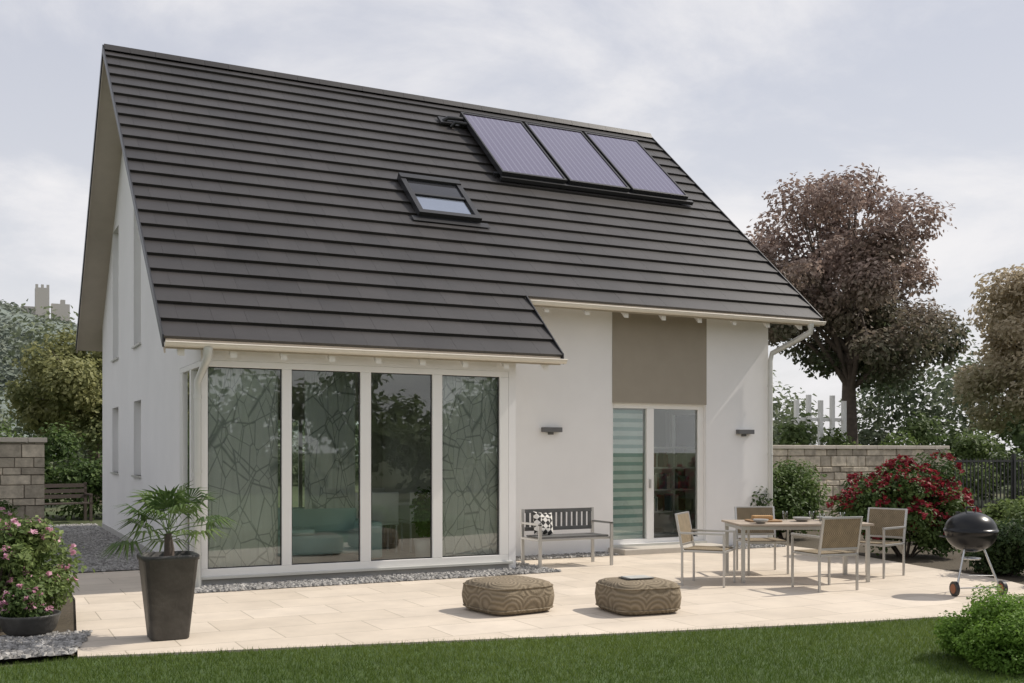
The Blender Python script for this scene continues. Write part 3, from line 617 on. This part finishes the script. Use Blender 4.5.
# ---------------------------------------------------------------- PLANTS NEAR
L_green=leafmat('shrub_leaf',(.04,.08,.02),(.14,.20,.06)); L_dark=leafmat('dark_shrub_leaf',(.022,.045,.016),(.08,.12,.04)); L_lime=leafmat('light_shrub_leaf',(.08,.13,.035),(.23,.29,.10)); L_box=leafmat('boxwood_leaf',(.08,.16,.02),(.22,.36,.06),.45)
def petals(name,cent,size,m,parent,k=7):
    C=np.repeat(cent,k,axis=0)+rng.normal(size=(len(cent)*k,3))*size*.32; V,F=leafquads(C,size,.9); npmesh(name,V,F,m,parent,{'tone':np.repeat(rng.random(len(C)),4)})
def surfpts(bl,n,zmin):
    B=np.array(bl); i=rng.choice(len(B),n); d=unit(rng.normal(size=(n,3))); d[:,2]=np.abs(d[:,2])*.9; C=B[i,:3]+d*B[i,3:6]*1.0; return C[C[:,2]>zmin]
def bush(name,c,R,k,br,n,size,lm,seed,fl=None,stems_=6,shell=.3,aspect=.6):
    e=empty(name,(c[0],c[1],0)); bl=blobs_in((0,0,c[2]),R,k,br,seed); foliage('leaves',bl,n,size,lm,e,zmin=.01,shell=shell,aspect=aspect)
    b=MB()
    for q in bl[:stems_*2]: b.tube([(q[0]*.15,q[1]*.15,-.03),(q[0]*.6,q[1]*.6,q[2]*.5),q[:3]],[.018,.012,.005],6)
    b.obj('stems',M_bark,e)
    if fl: m,nf,sz=fl; petals('flowers',surfpts(bl,nf,.15),sz,m,e)
    return e
M_pink=leafmat('pink_petal',(.50,.20,.32),(.80,.50,.60)); M_red=leafmat('red_petal',(.14,.015,.025),(.34,.035,.05)); M_whitep=leafmat('white_petal',(.6,.6,.55),(.8,.8,.75))
bush('pink_flowering_shrub',(-2.35,-3.3,.55),(.82,.8,.55),26,.24,11000,.06,L_lime,11,(M_pink,110,.045))
bush('green_shrub',(-2.6,-1.2,.5),(.8,.9,.55),18,.3,8000,.07,L_lime,12,(M_pink,60,.04))
bush('green_shrub',(-2.75,2.0,.5),(.8,1.1,.55),18,.33,7000,.08,L_lime,13)
bush('green_shrub',(-2.4,3.9,.45),(.7,.9,.5),14,.3,5000,.07,L_green,14)
e=empty('flower_bowl',(-2.02,-4.25,-.01)); b=MB(); b.lathe([(0,0),(.14,0),(.22,.08),(.26,.20),(.265,.22),(.245,.22),(.23,.18),(0,.16)],seg=36); b.obj('bowl',M_pot,e)
bl=blobs_in((0,0,.30),(.24,.24,.14),10,.12,5); foliage('leaves',bl,2200,.045,L_green,e,zmin=.17,shell=.2); petals('flowers',surfpts(bl,50,.2),.035,M_pink,e)
bush('red_flowering_shrub',(10.8,-2.45,.85),(1.1,1.0,.85),40,.33,20000,.07,L_green,21,(M_red,850,.065))
bush('green_shrub',(9.9,.6,.7),(.55,.6,.75),18,.3,8000,.08,L_dark,22)
bush('green_shrub',(11.3,.9,.75),(.8,.7,.8),18,.36,9000,.08,L_green,23)
bush('green_shrub',(10.0,-4.9,.42),(.6,.9,.42),18,.26,9000,.06,L_dark,24)
bush('green_shrub',(9.6,-6.6,.38),(.7,.6,.42),16,.24,8000,.06,L_lime,25,(M_whitep,40,.03))
bush('green_shrub',(8.9,-8.2,.3),(.8,.6,.35),14,.22,7000,.05,L_green,26)
bush('green_shrub',(12.6,-4.3,.4),(1.1,1.2,.4),20,.3,8000,.08,L_green,27)
bush('green_shrub',(14.0,-1.5,.35),(1.6,1.2,.35),22,.3,9000,.09,L_lime,28)
bush('boxwood_shrub',(4.82,-9.0,.14),(.56,.56,.44),90,.15,52000,.028,L_box,30,shell=.5)
# ---------------------------------------------------------------- GARDEN WALLS / FENCE
def stonewall(name,x0,x1,y,th,h,seed):
    e=empty(name,(0,0,0)); r=random.Random(seed); b=MB(); z=0
    while z<h-.02:
        hh=min(r.choice([.12,.17,.23]),h-z); x=x0
        while x<x1-.02:
            w=min(r.uniform(.18,.55),x1-x); 
            if x1-(x+w)<.12: w=x1-x
            j=r.uniform(0,.035); b.box(x+.006,x+w-.006,y-th/2-j,y+th/2+j,z+.006,z+hh-.006); x+=w
        z+=hh
    b.obj('blocks',M_stone,e,.014); sbox('mortar',x0+.01,x1-.01,y-th/2+.02,y+th/2-.02,0,h-.01,M_mortar,e)
    b=MB(); x=x0-.04
    while x<x1+.03: w=min(.6,x1+.04-x); b.box(x+.003,x+w-.003,y-th/2-.05,y+th/2+.05,h,h+.08); x+=w
    b.obj('coping',mat('coping_stone',(.58,.52,.44),.85,var=.15,island=.1),e,.01); return e
stonewall('stone_garden_wall',-7,-1.38,5.2,.45,1.82,1)
stonewall('stone_garden_wall',12.3,17.5,2.7,.4,1.72,2)
e=empty('metal_fence'); b=MB(); x=17.6
while x<30: b.box(x,x+.03,2.69,2.71,.1,1.5); x+=.13
for z in (.2,1.42): b.box(17.55,30,2.68,2.72,z,z+.04)
for x in (17.55,20,22.5,25,27.5,30): b.box(x,x+.07,2.66,2.74,0,1.62)
b.obj('railings',M_dark,e)
e=empty('white_picket_fence'); b=MB()
for i in range(5): x=18.4+i*.45; b.box(x,x+.12,8.5,8.6,0,3.15+.15*(i%2))
b.box(18.35,20.35,8.61,8.66,2.55,2.65); b.box(18.35,20.35,8.61,8.66,1.0,1.08); b.obj('posts',M_frame,e)
# ---------------------------------------------------------------- TREES
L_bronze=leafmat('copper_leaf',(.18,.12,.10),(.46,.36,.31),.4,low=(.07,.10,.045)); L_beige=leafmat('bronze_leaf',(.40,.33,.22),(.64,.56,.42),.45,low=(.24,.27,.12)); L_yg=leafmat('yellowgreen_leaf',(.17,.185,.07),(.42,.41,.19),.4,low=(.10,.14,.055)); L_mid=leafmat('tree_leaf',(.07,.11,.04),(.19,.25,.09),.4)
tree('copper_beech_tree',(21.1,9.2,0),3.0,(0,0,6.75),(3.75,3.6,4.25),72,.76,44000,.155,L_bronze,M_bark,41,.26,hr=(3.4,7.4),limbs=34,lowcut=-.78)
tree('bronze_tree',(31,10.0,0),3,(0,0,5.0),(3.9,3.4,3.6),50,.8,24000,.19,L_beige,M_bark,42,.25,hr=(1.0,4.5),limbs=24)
tree('broadleaf_tree',(27,3.8,0),1.0,(0,0,2.0),(2.6,2.4,1.6),30,.7,14000,.16,L_mid,M_bark,43,.16)
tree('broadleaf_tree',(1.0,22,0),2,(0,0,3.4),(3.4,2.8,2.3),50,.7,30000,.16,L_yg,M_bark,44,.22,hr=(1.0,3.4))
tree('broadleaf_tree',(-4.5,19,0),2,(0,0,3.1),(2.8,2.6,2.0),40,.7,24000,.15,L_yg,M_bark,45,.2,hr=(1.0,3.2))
def mass(name,pts,n,size,m,seed,zmin=.0):
    e=empty(name); r=np.random.default_rng(seed); bl=[]
    for (x,y,z,R_) in pts:
        for _ in range(7):
            q=r.normal(size=3)*.5; b_=R_*(.35+.3*r.random()); bl.append((x+q[0]*R_,y+q[1]*R_,max(.2,z+q[2]*R_),b_,b_,b_*.85,r.random()))
    foliage('leaves',bl,n,size,m,e,zmin=zmin,shell=.2); return e
mass('hedge',[(-1.2+i*1.1,14.5,.9,1.3) for i in range(-5,4)],26000,.13,L_green,51)
mass('background_shrubs',[(16+i*1.8,6.8+(i%3)*.8,.9,1.15) for i in range(0,9)],30000,.15,L_mid,52)
mass('background_shrubs',[(13.6+i*1.7,5.3,.8,.9) for i in range(0,5)],9000,.13,L_lime,53)
pts=[]
r_=random.Random(9)
for i in range(26):
    a=math.radians(-6+i*3.0); d_=62+r_.uniform(-8,8); pts.append((CX+d_*math.sin(a),CY+d_*math.cos(a),2.2+r_.random()*1.6,3.6+r_.random()*1.5))
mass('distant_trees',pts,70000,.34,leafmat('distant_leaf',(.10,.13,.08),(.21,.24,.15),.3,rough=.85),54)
mass('distant_trees',[(40+i*3.5,14-i*1.0,2.6,3.0) for i in range(5)],16000,.3,L_yg,55)
mass('hedge',[(-14+i*3.2,-33+(i%2)*1.5,2.4,3.2) for i in range(12)],22000,.4,L_mid,56)
e=empty('garden_bench',(-.55,12.5,0),.2); b=MB()
for i in range(4): b.box(-.6,.6,-.2+i*.11,-.2+i*.11+.09,.42,.45)
for z in (.55,.68,.81): b.box(-.6,.6,.24,.27,z,z+.09)
for x in (-.6,.54): b.box(x,x+.06,-.2,-.14,0,.62);b.box(x,x+.06,.24,.3,0,.92);b.box(x,x+.06,-.22,.3,.62,.66)
b.obj('slats',mat('brown_wood',(.09,.07,.06),.6),e)
def hill():
    n=60; xs=np.linspace(-520,420,n); ys=np.linspace(250,1000,n); X,Y=np.meshgrid(xs,ys)
    Z=76*np.exp(-(((X+40)/170)**2+((Y-560)/150)**2))+10*np.exp(-((Y-700)/200)**2)
    Z+= 3*np.sin(X*.07)*np.cos(Y*.05)+2*np.sin(X*.17+Y*.1)-3
    V=np.stack([X.ravel(),Y.ravel(),Z.ravel()],1); i=np.arange(n*n).reshape(n,n); F=np.stack([i[:-1,:-1],i[:-1,1:],i[1:,1:],i[1:,:-1]],-1).reshape(-1,4)
    npmesh('hill',V,F,mat('hazy_hill_forest',(.16,.19,.165),.95,var=.35,scale=.06),smooth=True)  # distance haze is mixed into the hill's base colour
    m=3500; x=rng.uniform(-250,150,m);y=rng.uniform(400,600,m); z=76*np.exp(-(((x+40)/170)**2+((y-560)/150)**2))
    bl=[(a,b_,c+1,4,4,4,rng.random()) for a,b_,c in zip(x,y,z)]
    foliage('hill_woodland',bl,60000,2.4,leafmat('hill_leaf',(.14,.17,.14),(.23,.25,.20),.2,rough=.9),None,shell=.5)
hill()
e=empty('castle_ruin',(26.7,531.7,64)); b=MB(); b.box(-3,3,-3,3,0,15)
for i in range(3): b.box(-3+i*2.4,-3+i*2.4+1.2,-3,-2,15,16.5)
b.box(4,12,-2,2,0,8); b.box(8,10,-2,2,8,10); b.box(-9,-3,-2,2,0,6); b.obj('masonry',mat('castle_stone',(.50,.47,.43),.9),e)
# ---------------------------------------------------------------- WORLD, SUN, CAMERA
SD=Vector((.70,-.06,.72)).normalized(); el=math.asin(SD.z); az=math.atan2(SD.x,SD.y)
w=bpy.data.worlds.new('World'); scene.world=w; w.use_nodes=True; nt=w.node_tree; nt.nodes.clear()
o=N(nt,'ShaderNodeOutputWorld'); bg=N(nt,'ShaderNodeBackground',Strength=.13); sk=N(nt,'ShaderNodeTexSky'); sk.sky_type='NISHITA'; sk.sun_disc=False; sk.sun_elevation=el; sk.sun_rotation=az; sk.air_density=1.2; sk.dust_density=2.0
tc=N(nt,'ShaderNodeTexCoord'); sp=N(nt,'ShaderNodeSeparateXYZ'); lk(nt,tc.outputs['Generated'],sp.inputs[0])
ad=N(nt,'ShaderNodeMath',_operation='ADD'); ad.inputs[1].default_value=.22; lk(nt,sp.outputs['Z'],ad.inputs[0]); mxz=N(nt,'ShaderNodeMath',_operation='MAXIMUM'); mxz.inputs[1].default_value=.05; lk(nt,ad.outputs[0],mxz.inputs[0])
dx=N(nt,'ShaderNodeMath',_operation='DIVIDE'); dy=N(nt,'ShaderNodeMath',_operation='DIVIDE'); lk(nt,sp.outputs['X'],dx.inputs[0]);lk(nt,mxz.outputs[0],dx.inputs[1]);lk(nt,sp.outputs['Y'],dy.inputs[0]);lk(nt,mxz.outputs[0],dy.inputs[1])
cb=N(nt,'ShaderNodeCombineXYZ'); lk(nt,dx.outputs[0],cb.inputs[0]);lk(nt,dy.outputs[0],cb.inputs[1]); cb.inputs[2].default_value=3.3
n1=N(nt,'ShaderNodeTexNoise',Scale=1.3,Detail=10.0,Roughness=.6); n1.inputs['Distortion'].default_value=.3; lk(nt,cb.outputs[0],n1.inputs['Vector'])
rp=N(nt,'ShaderNodeMapRange'); rp.interpolation_type='SMOOTHSTEP'; rp.inputs['From Min'].default_value=.40; rp.inputs['From Max'].default_value=.68; lk(nt,n1.outputs['Fac'],rp.inputs['Value'])
hz=N(nt,'ShaderNodeMapRange'); hz.inputs['From Min'].default_value=.02; hz.inputs['From Max'].default_value=.42; hz.inputs['To Min'].default_value=1; hz.inputs['To Max'].default_value=0; lk(nt,sp.outputs['Z'],hz.inputs['Value'])
hc=N(nt,'ShaderNodeMix'); hc.data_type='RGBA'; hc.inputs[6].default_value=(4.5,4.65,5.3,1); hc.inputs[7].default_value=(6.4,6.35,6.5,1); lk(nt,hz.outputs[0],hc.inputs[0])
haze=N(nt,'ShaderNodeMix'); haze.data_type='RGBA'; haze.inputs[0].default_value=.88; lk(nt,hc.outputs[2],haze.inputs[7]); lk(nt,sk.outputs[0],haze.inputs[6])
cl=N(nt,'ShaderNodeMix'); cl.data_type='RGBA'; cl.inputs[7].default_value=(6.9,6.8,6.9,1); lk(nt,haze.outputs[2],cl.inputs[6]); lk(nt,rp.outputs[0],cl.inputs[0])
lk(nt,cl.outputs[2],bg.inputs[0]); lk(nt,bg.outputs[0],o.inputs[0])
su=bpy.data.lights.new('sun','SUN'); su.energy=4.1; su.angle=math.radians(.6); su.color=(1,.93,.83); so_=bpy.data.objects.new('sun',su); COL.objects.link(so_); so_.rotation_euler=(-SD).to_track_quat('-Z','Y').to_euler(); so_.location=(20,-5,25)
cam=bpy.data.cameras.new('camera'); co=bpy.data.objects.new('camera',cam); COL.objects.link(co); co.location=(CX,CY,CZ); co.rotation_euler=(math.pi/2,0,-YAW)
cam.sensor_width=36; cam.lens=36*1058.15/1024; cam.shift_y=(452.17-341.5)/1024; cam.clip_end=4000; cam.clip_start=.1; scene.camera=co
scene.view_settings.view_transform='Standard'; scene.view_settings.look='None'; scene.view_settings.exposure=0
